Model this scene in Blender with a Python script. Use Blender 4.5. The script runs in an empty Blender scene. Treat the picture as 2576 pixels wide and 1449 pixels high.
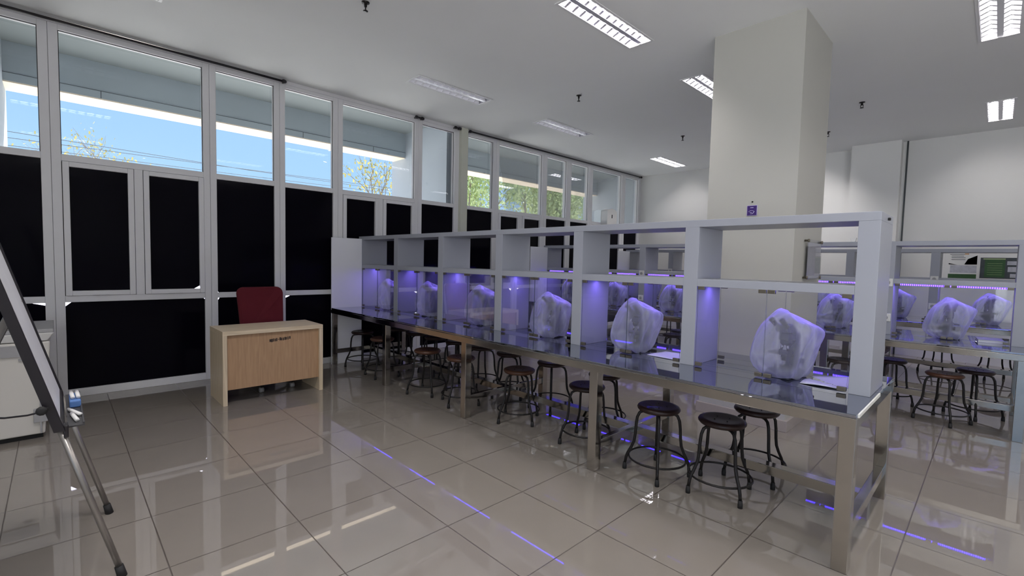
import bpy, math, random
from mathutils import Vector, Matrix, Euler
random.seed(7)
PI = math.pi
sc = bpy.context.scene
COL = sc.collection

# ------------------------------------------------------------------ helpers
class MB:
    """collects shapes, then links them as ONE mesh object"""
    def __init__(s):
        s.v = []; s.f = []; s.m = []; s.sm = []
    def add(s, vs, fs, mi=0, smooth=False):
        o = len(s.v); s.v += [tuple(v) for v in vs]
        for f in fs:
            s.f.append([i + o for i in f]); s.m.append(mi); s.sm.append(smooth)
        return s
    def box(s, x0, x1, y0, y1, z0, z1, mi=0, M=None):
        vs = [(x0,y0,z0),(x1,y0,z0),(x1,y1,z0),(x0,y1,z0),(x0,y0,z1),(x1,y0,z1),(x1,y1,z1),(x0,y1,z1)]
        if M: vs = [M @ Vector(v) for v in vs]
        return s.add(vs, [(0,3,2,1),(4,5,6,7),(0,1,5,4),(1,2,6,5),(2,3,7,6),(3,0,4,7)], mi)
    def hexa(s, bot, top, mi=0):
        return s.add(list(bot)+list(top), [(0,3,2,1),(4,5,6,7),(0,1,5,4),(1,2,6,5),(2,3,7,6),(3,0,4,7)], mi)
    def tube(s, pts, r, n=10, mi=0, closed=False, caps=True):
        pts = [Vector(p) for p in pts]; N = len(pts)
        rs = r if isinstance(r, (list, tuple)) else [r]*N
        rings = []; prev = None
        for i, p in enumerate(pts):
            if closed: t = (pts[(i+1) % N] - pts[i-1]).normalized()
            else:
                a = pts[max(i-1,0)]; b = pts[min(i+1,N-1)]; t = (b-a).normalized()
            if prev is None:
                up = Vector((0,0,1)) if abs(t.z) < .9 else Vector((1,0,0))
                u = t.cross(up).normalized()
            else:
                u = (prev - t*prev.dot(t)).normalized()
            prev = u; w = t.cross(u)
            rings.append([p + (u*math.cos(2*PI*k/n) + w*math.sin(2*PI*k/n))*rs[i] for k in range(n)])
        vs = [v for rg in rings for v in rg]; fs = []
        for i in range(N if closed else N-1):
            j = (i+1) % N
            for k in range(n):
                fs.append((i*n+k, i*n+(k+1)%n, j*n+(k+1)%n, j*n+k))
        if not closed and caps:
            fs.append(tuple(range(n))[::-1]); fs.append(tuple(range((N-1)*n, N*n)))
        return s.add(vs, fs, mi, True)
    def lathe(s, prof, c=(0,0,0), n=24, mi=0, M=None):
        vs = []; fs = []; P = len(prof)
        for (r, z) in prof:
            for k in range(n):
                v = Vector((r*math.cos(2*PI*k/n), r*math.sin(2*PI*k/n), z))
                if M: v = M @ v
                vs.append(v + Vector(c))
        for i in range(P-1):
            for k in range(n):
                fs.append((i*n+k, i*n+(k+1)%n, (i+1)*n+(k+1)%n, (i+1)*n+k))
        fs.append(tuple(range(n))[::-1]); fs.append(tuple(range((P-1)*n, P*n)))
        return s.add(vs, fs, mi, True)
    def quad(s, a, b, c, d, mi=0): return s.add([a,b,c,d], [(0,1,2,3)], mi)
    def build(s, name, mats, parent=None, bevel=0, loc=None, seg=2):
        me = bpy.data.meshes.new(name)
        me.from_pydata([tuple(v) for v in s.v], [], s.f)
        if not isinstance(mats, (list, tuple)): mats = [mats]
        for m in mats: me.materials.append(m)
        for p, mi, sm in zip(me.polygons, s.m, s.sm):
            p.material_index = mi; p.use_smooth = sm
        me.update()
        o = bpy.data.objects.new(name, me); COL.objects.link(o)
        if parent: o.parent = parent
        if loc is not None: o.location = loc
        if bevel:
            b = o.modifiers.new('bev', 'BEVEL'); b.width = bevel; b.segments = seg; b.limit_method = 'ANGLE'; b.angle_limit = math.radians(40)
        return o

def tag(o, label=None, cat=None, group=None, kind=None):
    if label: o['label'] = label
    if cat: o['category'] = cat
    if group: o['group'] = group
    if kind: o['kind'] = kind
    return o
def empty(name, loc=(0,0,0), rz=0.0):
    o = bpy.data.objects.new(name, None); COL.objects.link(o)
    o.location = loc; o.rotation_euler = (0,0,rz); o.empty_display_size = .1
    return o
def thing(name, label, cat, loc=(0,0,0), rz=0.0, group=None):
    return tag(empty(name, loc, rz), label, cat, group)
def struct(o): o['kind'] = 'structure'; return o
def copy_tree(o, parent=None):
    c = o.copy(); COL.objects.link(c)
    c.parent = parent
    for ch in list(o.children): copy_tree(ch, c)
    return c
def dup(root, loc, rz=0.0, label=None, group=None):
    c = copy_tree(root); c.location = loc; c.rotation_euler = (0,0,rz)
    if label: c['label'] = label
    if group: c['group'] = group
    return c

# ------------------------------------------------------------------ materials
def new_mat(name):
    m = bpy.data.materials.new(name); m.use_nodes = True
    nt = m.node_tree; b = nt.nodes['Principled BSDF']
    return m, nt, b
def pm(name, col, rough=.5, metal=0, bump=0, bscale=60, var=0, vscale=3, ior=1.5, coat=0, spec=.5, emis=None, es=0):
    m, nt, b = new_mat(name)
    b.inputs['Base Color'].default_value = (*col, 1)
    b.inputs['Roughness'].default_value = rough
    b.inputs['Metallic'].default_value = metal
    b.inputs['IOR'].default_value = ior
    b.inputs['Coat Weight'].default_value = coat
    b.inputs['Specular IOR Level'].default_value = spec
    if emis:
        b.inputs['Emission Color'].default_value = (*emis, 1); b.inputs['Emission Strength'].default_value = es
    geo = nt.nodes.new('ShaderNodeNewGeometry')
    if var:
        n = nt.nodes.new('ShaderNodeTexNoise'); n.inputs['Scale'].default_value = vscale; n.inputs['Detail'].default_value = 5
        nt.links.new(geo.outputs['Position'], n.inputs['Vector'])
        r = nt.nodes.new('ShaderNodeMapRange'); r.inputs[3].default_value = 1-var; r.inputs[4].default_value = 1+var
        nt.links.new(n.outputs['Fac'], r.inputs[0])
        mx = nt.nodes.new('ShaderNodeMix'); mx.data_type = 'RGBA'; mx.blend_type = 'MULTIPLY'; mx.inputs[0].default_value = 1
        mx.inputs[6].default_value = (*col, 1); nt.links.new(r.outputs[0], mx.inputs[7]); nt.links.new(mx.outputs[2], b.inputs['Base Color'])
    if bump:
        n = nt.nodes.new('ShaderNodeTexNoise'); n.inputs['Scale'].default_value = bscale; n.inputs['Detail'].default_value = 3
        nt.links.new(geo.outputs['Position'], n.inputs['Vector'])
        bp = nt.nodes.new('ShaderNodeBump'); bp.inputs['Strength'].default_value = bump; bp.inputs['Distance'].default_value = .01
        nt.links.new(n.outputs['Fac'], bp.inputs['Height']); nt.links.new(bp.outputs[0], b.inputs['Normal'])
    return m
def math_node(nt, op, a, b=None):
    n = nt.nodes.new('ShaderNodeMath'); n.operation = op
    for i, x in enumerate((a, b)):
        if x is None: continue
        if isinstance(x, (int, float)): n.inputs[i].default_value = x
        else: nt.links.new(x, n.inputs[i])
    return n.outputs[0]

def floor_mat():
    m, nt, b = new_mat('polished_tile')
    geo = nt.nodes.new('ShaderNodeNewGeometry'); sep = nt.nodes.new('ShaderNodeSeparateXYZ')
    nt.links.new(geo.outputs['Position'], sep.inputs[0])
    lines = []; cells = []
    for i, off in ((0, -.243), (1, 2.683)):
        t = math_node(nt, 'DIVIDE', math_node(nt, 'SUBTRACT', sep.outputs[i], off), .6)
        fr = math_node(nt, 'FRACT', math_node(nt, 'ADD', t, 100.5))
        cells.append(math_node(nt, 'FLOOR', math_node(nt, 'ADD', t, 100.0)))
        d = math_node(nt, 'ABSOLUTE', math_node(nt, 'SUBTRACT', fr, .5))
        lines.append(math_node(nt, 'LESS_THAN', d, .0050))
    ln = math_node(nt, 'MAXIMUM', lines[0], lines[1])
    cmb = nt.nodes.new('ShaderNodeCombineXYZ'); nt.links.new(cells[0], cmb.inputs[0]); nt.links.new(cells[1], cmb.inputs[1])
    wn = nt.nodes.new('ShaderNodeTexWhiteNoise'); nt.links.new(cmb.outputs[0], wn.inputs[0])
    ns = nt.nodes.new('ShaderNodeTexNoise'); ns.inputs['Scale'].default_value = 5; ns.inputs['Detail'].default_value = 8
    nt.links.new(geo.outputs['Position'], ns.inputs['Vector'])
    v = math_node(nt, 'ADD', math_node(nt, 'MULTIPLY', wn.outputs[0], .05), math_node(nt, 'MULTIPLY', ns.outputs['Fac'], .10))
    v = math_node(nt, 'ADD', v, .925)
    mx = nt.nodes.new('ShaderNodeMix'); mx.data_type = 'RGBA'; mx.blend_type = 'MULTIPLY'; mx.inputs[0].default_value = 1
    mx.inputs[6].default_value = (.262, .236, .208, 1); nt.links.new(v, mx.inputs[7])
    m2 = nt.nodes.new('ShaderNodeMix'); m2.data_type = 'RGBA'; nt.links.new(ln, m2.inputs[0])
    nt.links.new(mx.outputs[2], m2.inputs[6]); m2.inputs[7].default_value = (.07, .055, .045, 1)
    nt.links.new(m2.outputs[2], b.inputs['Base Color'])
    n2 = nt.nodes.new('ShaderNodeTexNoise'); n2.inputs['Scale'].default_value = 1.3; nt.links.new(geo.outputs['Position'], n2.inputs['Vector'])
    r = nt.nodes.new('ShaderNodeMapRange'); r.inputs[3].default_value = .0; r.inputs[4].default_value = .02
    nt.links.new(n2.outputs['Fac'], r.inputs[0])
    rr = math_node(nt, 'ADD', r.outputs[0], math_node(nt, 'MULTIPLY', ln, .4)); nt.links.new(rr, b.inputs['Roughness'])
    b.inputs['IOR'].default_value = 2.1
    return m

def glass_mat(name, tint=(.95,.97,.98), refl=1.0, ior=1.45, film=0.0, rough=0.0):
    m = bpy.data.materials.new(name); m.use_nodes = True; nt = m.node_tree; nt.nodes.clear()
    out = nt.nodes.new('ShaderNodeOutputMaterial'); tr = nt.nodes.new('ShaderNodeBsdfTransparent'); gl = nt.nodes.new('ShaderNodeBsdfGlossy')
    tr.inputs[0].default_value = (*tint, 1); gl.inputs[0].default_value = (1,1,1,1); gl.inputs['Roughness'].default_value = rough
    fr = nt.nodes.new('ShaderNodeFresnel'); fr.inputs[0].default_value = ior
    f = math_node(nt, 'MULTIPLY', fr.outputs[0], refl)
    mx = nt.nodes.new('ShaderNodeMixShader'); nt.links.new(f, mx.inputs[0]); nt.links.new(tr.outputs[0], mx.inputs[1]); nt.links.new(gl.outputs[0], mx.inputs[2])
    nt.links.new(mx.outputs[0], out.inputs[0])
    return m

def plastic_mat():
    """frosted thin plastic sheet: part see-through, part scattering"""
    m = bpy.data.materials.new('frosted_plastic_sheet'); m.use_nodes = True; nt = m.node_tree; nt.nodes.clear()
    out = nt.nodes.new('ShaderNodeOutputMaterial'); tr = nt.nodes.new('ShaderNodeBsdfTransparent')
    tr.inputs[0].default_value = (.90,.92,.97,1)
    pb = nt.nodes.new('ShaderNodeBsdfPrincipled'); pb.inputs['Base Color'].default_value = (.97,.975,1.0,1); pb.inputs['Roughness'].default_value = .32
    tl = nt.nodes.new('ShaderNodeBsdfTranslucent'); tl.inputs[0].default_value = (.90,.92,.98,1)
    geo = nt.nodes.new('ShaderNodeTexCoord'); mp = nt.nodes.new('ShaderNodeMapping'); mp.inputs['Scale'].default_value = (1,1,.45); mp.inputs['Rotation'].default_value = (.5,0,0)
    nt.links.new(geo.outputs['Object'], mp.inputs[0])
    ns = nt.nodes.new('ShaderNodeTexNoise'); ns.inputs['Scale'].default_value = 6; ns.inputs['Detail'].default_value = 2; ns.inputs['Distortion'].default_value = 1.2
    nt.links.new(mp.outputs[0], ns.inputs['Vector'])
    wv = nt.nodes.new('ShaderNodeTexVoronoi'); wv.feature = 'DISTANCE_TO_EDGE'; wv.inputs['Scale'].default_value = 7
    nt.links.new(mp.outputs[0], wv.inputs['Vector'])
    crs = nt.nodes.new('ShaderNodeMapRange'); crs.inputs[1].default_value = 0; crs.inputs[2].default_value = .10; crs.inputs[3].default_value = 1; crs.inputs[4].default_value = 0
    nt.links.new(wv.outputs['Distance'], crs.inputs[0])
    hgt = math_node(nt, 'ADD', ns.outputs['Fac'], math_node(nt, 'MULTIPLY', crs.outputs[0], .12))
    bp = nt.nodes.new('ShaderNodeBump'); bp.inputs['Strength'].default_value = .55; bp.inputs['Distance'].default_value = .04
    nt.links.new(hgt, bp.inputs['Height'])
    nt.links.new(bp.outputs[0], pb.inputs['Normal']); nt.links.new(bp.outputs[0], tl.inputs['Normal'])
    m1 = nt.nodes.new('ShaderNodeMixShader'); m1.inputs[0].default_value = .35
    nt.links.new(pb.outputs[0], m1.inputs[1]); nt.links.new(tl.outputs[0], m1.inputs[2])
    lw = nt.nodes.new('ShaderNodeLayerWeight'); lw.inputs[0].default_value = .35
    f = math_node(nt, 'ADD', math_node(nt, 'MULTIPLY', lw.outputs['Facing'], .48), math_node(nt, 'MULTIPLY', ns.outputs["Fac"], .30))
    f = math_node(nt, 'MINIMUM', math_node(nt, 'ADD', f, math_node(nt, 'ADD', math_node(nt, 'MULTIPLY', crs.outputs[0], .13), .10)), .95)
    m2 = nt.nodes.new('ShaderNodeMixShader'); nt.links.new(f, m2.inputs[0]); nt.links.new(tr.outputs[0], m2.inputs[1]); nt.links.new(m1.outputs[0], m2.inputs[2])
    nt.links.new(m2.outputs[0], out.inputs[0])
    return m

def wood_mat(name, c1, c2, rough=.45, axis=2, scale=1.0):
    m, nt, b = new_mat(name)
    tc = nt.nodes.new('ShaderNodeNewGeometry'); mp = nt.nodes.new('ShaderNodeMapping')
    s = [22*scale]*3; s[axis] = 1.2*scale; mp.inputs['Scale'].default_value = s
    nt.links.new(tc.outputs['Position'], mp.inputs[0])
    n = nt.nodes.new('ShaderNodeTexNoise'); n.inputs['Scale'].default_value = 3; n.inputs['Detail'].default_value = 6; n.inputs['Distortion'].default_value = .6
    nt.links.new(mp.outputs[0], n.inputs['Vector'])
    cr = nt.nodes.new('ShaderNodeValToRGB'); cr.color_ramp.elements[0].color = (*c1,1); cr.color_ramp.elements[1].color = (*c2,1)
    cr.color_ramp.elements[0].position = .3; cr.color_ramp.elements[1].position = .7
    nt.links.new(n.outputs['Fac'], cr.inputs[0]); nt.links.new(cr.outputs[0], b.inputs['Base Color'])
    b.inputs['Roughness'].default_value = rough
    return m

def led_mat():
    m, nt, b = new_mat('violet_led_strip')
    tc = nt.nodes.new('ShaderNodeTexCoord'); sep = nt.nodes.new('ShaderNodeSeparateXYZ'); nt.links.new(tc.outputs['Object'], sep.inputs[0])
    fr = math_node(nt, 'FRACT', math_node(nt, 'ADD', math_node(nt, 'MULTIPLY', sep.outputs[1], 60), 1000))
    on = math_node(nt, 'LESS_THAN', fr, .5)
    st = math_node(nt, 'ADD', math_node(nt, 'MULTIPLY', on, 10.0), 3.0)
    b.inputs['Base Color'].default_value = (.05,.03,.2,1)
    b.inputs['Emission Color'].default_value = (.062,.030,1,1); nt.links.new(st, b.inputs['Emission Strength'])
    return m

M_floor = floor_mat()
M_ceil = pm('ceiling_paint', (.86,.87,.875), .9, var=.03, vscale=1.2)
M_wall = pm('wall_paint', (.74,.74,.73), .85, var=.02, vscale=1.5, bump=.05, bscale=90)
M_colm = pm('column_paint', (.47,.465,.43), .85, var=.02, vscale=1.2, bump=.04, bscale=70)
M_pill = pm('cream_pillar_paint', (.66,.67,.58), .8)
M_plinth = pm('plinth_tile', (.42,.375,.34), .12, var=.05, vscale=8)
M_frame = pm('window_frame_paint', (.80,.80,.825), .38, var=.02)
M_seal = pm('window_seal', (.05,.05,.055), .6)
M_winglass = glass_mat('window_glass', (.95,.97,.98), .8)
M_black = pm('black_window_film', (.003,.0025,.006), .08, ior=1.3, spec=.12)
M_soffit = pm('soffit_paint', (.19,.215,.225), .9)
M_beamg = pm('grey_cladding', (.42,.48,.52), .7, var=.02)
M_beige = pm('cladding_painted_lit', (.88,.74,.58), .8)  # light falling on the beam underside is put into this colour
M_fin = pm('fin_cladding', (.34,.38,.43), .75)
M_joint = pm('dark_joint', (.08,.09,.10), .8)
M_ground = pm('outside_ground', (.82,.80,.77), .95, var=.2, vscale=.5)
M_steel = pm('stainless_steel', (.50,.475,.44), .13, 1, var=.10, vscale=9, bump=.06, bscale=8)
M_top = pm('polished_steel_top', (.42,.44,.52), .02, 1)
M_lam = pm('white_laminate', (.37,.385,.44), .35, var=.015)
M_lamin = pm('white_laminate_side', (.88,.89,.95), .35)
M_edge = pm('cut_edge_strip', (.80,.80,.76), .5)
M_glass = glass_mat('door_glass', (.97,.975,.985), .35, 1.45)
M_gedge = pm('glass_cut_edge', (.10,.13,.14), .2)
M_clamp = pm('bronze_clamp', (.20,.18,.145), .35, .7)
M_led = led_mat()
M_seat = pm('dark_lacquered_wood', (.018,.007,.006), .40, var=.35, vscale=20, coat=.15)
M_seatb = pm('brown_lacquered_wood', (.075,.030,.016), .38, var=.35, vscale=20, coat=.15)
M_leg = pm('dark_grey_tube', (.022,.020,.020), .38, .5, var=.5, vscale=45)
M_rub = pm('black_rubber', (.012,.012,.013), .7)
M_scope = pm('microscope_enamel', (.055,.06,.075), .35)
M_scoped = pm('microscope_dark', (.03,.03,.035), .4)
M_plastic = plastic_mat()
M_paper = pm('paper', (.90,.90,.95), .8)
M_desk = wood_mat('pale_oak_laminate', (.62,.50,.34), (.80,.68,.50), .4, axis=0)
M_deskv = wood_mat('pale_oak_upright', (.60,.49,.34), (.76,.64,.47), .4, axis=2)
M_panel = wood_mat('brown_oak_panel', (.40,.245,.14), (.50,.325,.19), .45, axis=2)
M_dark = pm('dark_marks', (.03,.02,.02), .6)
M_red = pm('dark_red_fabric', (.11,.006,.014), .9, bump=.2, bscale=400)
M_shell = pm('pale_chair_shell', (.55,.55,.55), .5)
M_bframe = pm('black_board_frame', (.012,.010,.014), .35)
M_bface = pm('whiteboard_face', (.80,.81,.86), .4, var=.12, vscale=4)
M_alu = pm('brushed_aluminium_leg', (.33,.31,.29), .3, .8)
M_tray = pm('black_tray', (.05,.05,.055), .5)
M_blue = pm('blue_eraser_plastic', (.10,.22,.52), .5)
M_white = pm('white_plastic', (.75,.75,.74), .4)
M_cream = pm('cream_enamel', (.66,.64,.60), .4)
M_greyp = pm('grey_plate', (.36,.36,.37), .5, var=.1, vscale=20)
M_refl = pm('fixture_reflector', (.85,.85,.88), .22, .85)
M_louv = pm('louver_metal', (.80,.80,.84), .25, .55)
M_louvglow = pm('louver_metal_unlit_glow', (.80,.80,.84), .25, .3, emis=(.9,.9,1), es=.14)  # unlit blades glow faintly: reflected brightness put into the emission
M_ffr = pm('fixture_frame', (.80,.80,.82), .4)
M_tube = pm('lit_tube', (1,1,1), .5, emis=(1,.95,.98), es=6)
M_tubeoff = pm('unlit_tube', (.75,.76,.78), .4)
M_purple = pm('purple_card', (.045,.015,.16), .5)
M_lilac = pm('lilac_print', (.55,.50,.75), .6)
M_acryl = glass_mat('acrylic', (.93,.93,.94), .35)
M_green = pm('green_print', (.03,.09,.03), .6, var=.3, vscale=25)
M_ltgreen = pm('light_green_print', (.35,.45,.22), .6)
M_dgreen = pm('dark_print', (.05,.06,.07), .6, var=.5, vscale=20)
M_orange = pm('orange_print', (.5,.22,.06), .6)
M_lav = pm('grey_print', (.45,.46,.52), .6, var=.3, vscale=25)
M_peelglow = pm('sky_gap_glow', (.9,.9,.95), .5, emis=(.92,.9,1), es=.9)  # self-lit colour standing in for sky seen past the peeled film
M_bark = pm('bark', (.20,.16,.12), .9)
M_leaf = pm('leaf', (.44,.52,.24), .7, var=.4, vscale=3)
M_leafy = pm('yellow_leaf', (.45,.38,.12), .7, var=.3, vscale=3)

# ------------------------------------------------------------------ room shell
H = 3.78; W = 6.6
XL, YB = -4.2, -6.5
struct(MB().box(XL-.1, 11.1, YB-.1, 6.72, -.1, 0).build('floor', M_floor))
# ceiling light positions: (x0, x1, y0, y1, lit)
FIX = [(-.47,.73,5.10,5.40,0),(3.27,4.48,5.10,5.40,0),(5.64,6.85,5.10,5.41,0),(9.18,10.35,5.05,5.33,1),
       (-.47,.73,2.56,2.84,1),(3.21,4.40,2.56,2.84,1),(5.56,6.75,2.56,2.84,1),(9.1,10.25,2.56,2.84,1),
       (-.47,.73,-.05,.25,1),(2.6,3.8,-.05,.25,1),(5.42,6.62,-.04,.255,1),(9.0,10.17,-.05,.24,1),
       (-.47,.73,-3.0,-2.7,1),(3.2,4.4,-3.0,-2.7,1),(5.5,6.7,-3.0,-2.7,1),(9.1,10.25,-3.0,-2.7,1)]
xs = sorted(set([XL-.1, 11.1] + [f[0] for f in FIX] + [f[1] for f in FIX]))
ys = sorted(set([YB-.1, 6.72] + [f[2] for f in FIX] + [f[3] for f in FIX]))
cm = MB()
for i in range(len(xs)-1):
    for j in range(len(ys)-1):
        cx = (xs[i]+xs[i+1])/2; cy = (ys[j]+ys[j+1])/2
        if any(a < cx < b and c < cy < d for a,b,c,d,_ in FIX): continue
        cm.quad((xs[i],ys[j],H),(xs[i],ys[j+1],H),(xs[i+1],ys[j+1],H),(xs[i+1],ys[j],H))
struct(cm.build('ceiling', M_ceil))
struct(MB().box(XL-.1,11.1,YB-.1,6.72,4.02,4.1).build('ceiling_slab', M_ceil))
wr = MB(); wr.box(10.83,11.1,YB,1.28,0,H); wr.box(10.62,11.1,1.28,2.0,0,H); wr.box(10.95,11.1,2.0,6.72,0,H)
struct(wr.build('wall_right', M_wall))
wl = MB(); wl.box(XL-.1,XL,YB,0,0,.25); wl.box(XL-.1,XL,YB,0,3.6,H); wl.box(XL-.1,XL,0,6.72,0,H)
for k in range(3): wl.box(XL-.1,XL,YB+k*2.17,YB+k*2.17+.12,.25,3.6)
struct(wl.build('wall_left', M_wall))
for k in range(3):  # unseen windows, added to let more light into the room
    w = struct(empty('window_%d' % (15+k), (XL,YB+k*2.17+.12,.25)))
    MB().box(-.05,-.044,0,2.05,0,3.35).build('clear_pane', M_winglass, w)
    MB().box(-.07,-.02,0,2.05,1.6,1.66).build('frame', M_frame, w)
struct(MB().box(XL-.1,11.1,YB-.1,YB,0,H).build('wall_back', M_wall))
wf = MB(); wf.box(XL,-2.9,6.56,6.70,0,H); wf.box(-2.9,10.96,6.56,6.70,3.735,H)
struct(wf.build('wall_front', M_frame))
struct(MB().box(5.03,5.17,6.50,6.70,0,H).build('trim_pillar', M_pill))
# column
struct(MB().box(4.765,5.68,1.285,2.085,0,H).build('column', M_colm))
struct(MB().box(4.742,5.70,1.257,2.106,0,.105).build('column_plinth', M_plinth, bevel=.003))
struct(MB().tube([(10.80,1.22,0),(10.80,1.215,H)], .012, 8).build('trim_conduit', M_joint))

# windows
Z0,Z1,Z2,Z3 = .08,.985,1.05,2.41; Z4,Z5 = 2.475,3.685
WIN = [(-2.75,-1.64,0),(-1.50,-.88,0),(-.735,-.09,0),(.056,1.267,1),(1.401,2.048,0),(2.181,2.821,0),(2.96,4.145,1),(4.284,4.93,0),
       (5.18,5.82,0),(5.97,7.16,1),(7.31,7.94,0),(8.10,8.72,0),(8.88,10.06,1),(10.23,10.84,0)]
wf_gap = []
for i,(a,b,sash) in enumerate(WIN):
    lo = -2.9 if i == 0 else (WIN[i-1][1]+a)/2
    hi = 10.96 if i == len(WIN)-1 else (b+WIN[i+1][0])/2
    if i == 7: hi = 5.03
    if i == 8: lo = 5.17
    wf_gap.append(lo); lo += .001; hi -= .001
    w = struct(empty('window_%d' % (i+1), (a, W, 0)))
    def X(v): return v - a
    y0, y1 = -.035, .06
    fr = MB()
    fr.box(X(lo),X(a),y0,y1,0,3.735); fr.box(X(b),X(hi),y0,y1,0,3.735)
    for (p,q) in ((0,Z0),(Z1,Z2),(Z3,Z4),(Z5,3.735)): fr.box(X(a),X(b),y0,y1,p,q)
    # raised centre rib on the uprights
    fr.build('frame', M_frame, w, bevel=.004)
    MB().box(X(a)-.004,X(b)+.004,.048,.054,Z4-.004,Z5+.004).build('clear_pane', M_winglass, w)
    sl = MB()
    for (p,q,r_,s_) in ((a,a+.006,Z4,Z5),(b-.006,b,Z4,Z5),(a,b,Z4,Z4+.004),(a,b,Z5-.006,Z5)): sl.box(X(p),X(q),-.006,-.001,r_,s_)
    sl.build('seal', M_seal, w)
    MB().box(X(a)-.004,X(b)+.004,.0,.006,Z0-.004,Z1+.004).build('dark_pane', M_black, w)
    if not sash:
        MB().box(X(a)-.004,X(b)+.004,.0,.006,Z2-.004,Z3+.004).build('dark_pane', M_black, w)
    else:
        mid = (a+b)/2
        MB().box(X(mid-.038),X(mid+.038),y0,y1,Z2,Z3).build('centre_mullion', M_frame, w, bevel=.004)
        for (p,q) in ((a+.005,mid-.042),(mid+.042,b-.002)):
            s = MB(); t = .05
            s.box(X(p),X(p+t),-.05,.03,Z2+.002,Z3-.004); s.box(X(q-t),X(q),-.05,.03,Z2+.002,Z3-.004)
            s.box(X(p+t),X(q-t),-.05,.03,Z2+.002,Z2+.052); s.box(X(p+t),X(q-t),-.05,.03,Z3-.054,Z3-.004)
            so = s.build('sash', M_frame, w, bevel=.004)
            MB().box(X(p+t)-.004,X(q-t)+.004,-.01,-.004,Z2+.048,Z3-.050).build('sash_pane', M_black, so)
            c = (p+q)/2
            h = MB(); h.box(X(c)-.02,X(c)+.02,-.064,-.05,Z2+.0,Z2+.022); h.box(X(c)-.075,X(c)+.055,-.075,-.064,Z2+.006,Z2+.016)
            h.build('window_handle', M_frame, so, bevel=.003)
    if sash:
        bk_ = MB()
        for (p,q) in ((a-.002,a+.03),(mid-.06,mid+.06),(b-.03,b+.002)): bk_.box(X(p),X(q),.031,.040,Z2-.002,Z3+.002)
        bk_.box(X(a),X(b),.031,.040,Z2-.002,Z2+.03); bk_.box(X(a),X(b),.031,.040,Z3-.03,Z3+.002)
        bk_.build('sash_seal', M_seal, w)
    # small glowing triangles stand in for sky where the dark film peels
    pk = MB()
    def tri(x, z, dx, dz): pk.add([(X(x),-.002,z),(X(x+dx),-.002,z),(X(x),-.002,z+dz)], [(0,1,2),(2,1,0)])
    if i in (2,): tri(b,Z1-.002,-.09,-.025)
    if i in (3,): tri(a,Z1,.045,-.04); tri(b,Z1,-.01,-.012)
    if i in (4,): tri(a,Z1-.004,.02,-.035); tri(a,Z2,.012,.014)
    if i in (5,): tri(a,Z1-.004,.06,-.030); tri(a,Z2,.012,.014)
    if pk.v: pk.build('peeled_corner_glow', M_peelglow, w)
    if i == 3:
        p2 = MB(); p2.add([(X(1.219),-.0105,Z2+.052),(X(1.165),-.0105,Z2+.052),(X(1.219),-.0105,Z2+.085)], [(0,1,2),(2,1,0)])
        p2.build('peeled_corner_glow', M_peelglow, w)

gb = MB()
for g in wf_gap: gb.box(g-.012,g+.012,6.661,6.672,0,3.74)
struct(gb.build('trim_joint_covers', M_frame))
# curtain rods
def rod(xa, xb, lab):
    t = thing('curtain_rod', lab, 'curtain rod', (xa, 6.50, 3.745))
    MB().tube([(0,0,0),(xb-xa,0,0)], .014, 8).build('rod', M_bframe, t)
    for e in (0, xb-xa):
        MB().lathe([(.005,-.03),(.024,-.02),(.026,0),(.020,.02),(.006,.03)], (e,0,0), 10, M=Matrix.Rotation(PI/2,4,'Y')).build('finial', M_bframe, t)
        MB().box(e-.008,e+.008,0,.062,-.012,.012).build('bracket', M_bframe, t)
    return t
rod(-2.8, 2.15, 'long black curtain rod over the windows behind the desk')
rod(5.22, 10.85, 'long black curtain rod over the far windows past the cream pillar')
rod(4.13, 4.24, 'short black curtain rod stub above the wide window left of the grey pane')
rod(4.90, 4.99, 'short black curtain rod stub just left of the cream pillar')

# outside of the building
struct(MB().box(-14,24,6.72,8.5,3.9,4.1).build('exterior_soffit', M_soffit))
for a,b in ((-.40,4.87),(5.25,11.13)):
    struct(MB().box(a,b,8.05,8.5,3.455,3.9).build('exterior_beam', M_beamg))
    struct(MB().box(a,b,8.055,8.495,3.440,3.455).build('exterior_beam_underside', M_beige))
    j = MB(); j.box(a,b,8.044,8.05,3.545,3.550)
    xx = a+.85
    while xx < b: j.box(xx,xx+.006,8.044,8.05,3.455,3.55); xx += 1.25
    struct(j.build('exterior_beam_joints', M_joint))
for a,b in ((-1.0,-.40),(4.87,5.25),(11.13,11.5)):
    struct(MB().box(a,b,6.71,8.55,0,3.9).build('exterior_fin', M_fin))
struct(MB().box(-90,120,-80,160,-.3,-.15).build('exterior_ground', M_ground))
struct(MB().box(-14,24,8.4,8.6,-.15,-.1).build('exterior_kerb', M_beamg))

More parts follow.
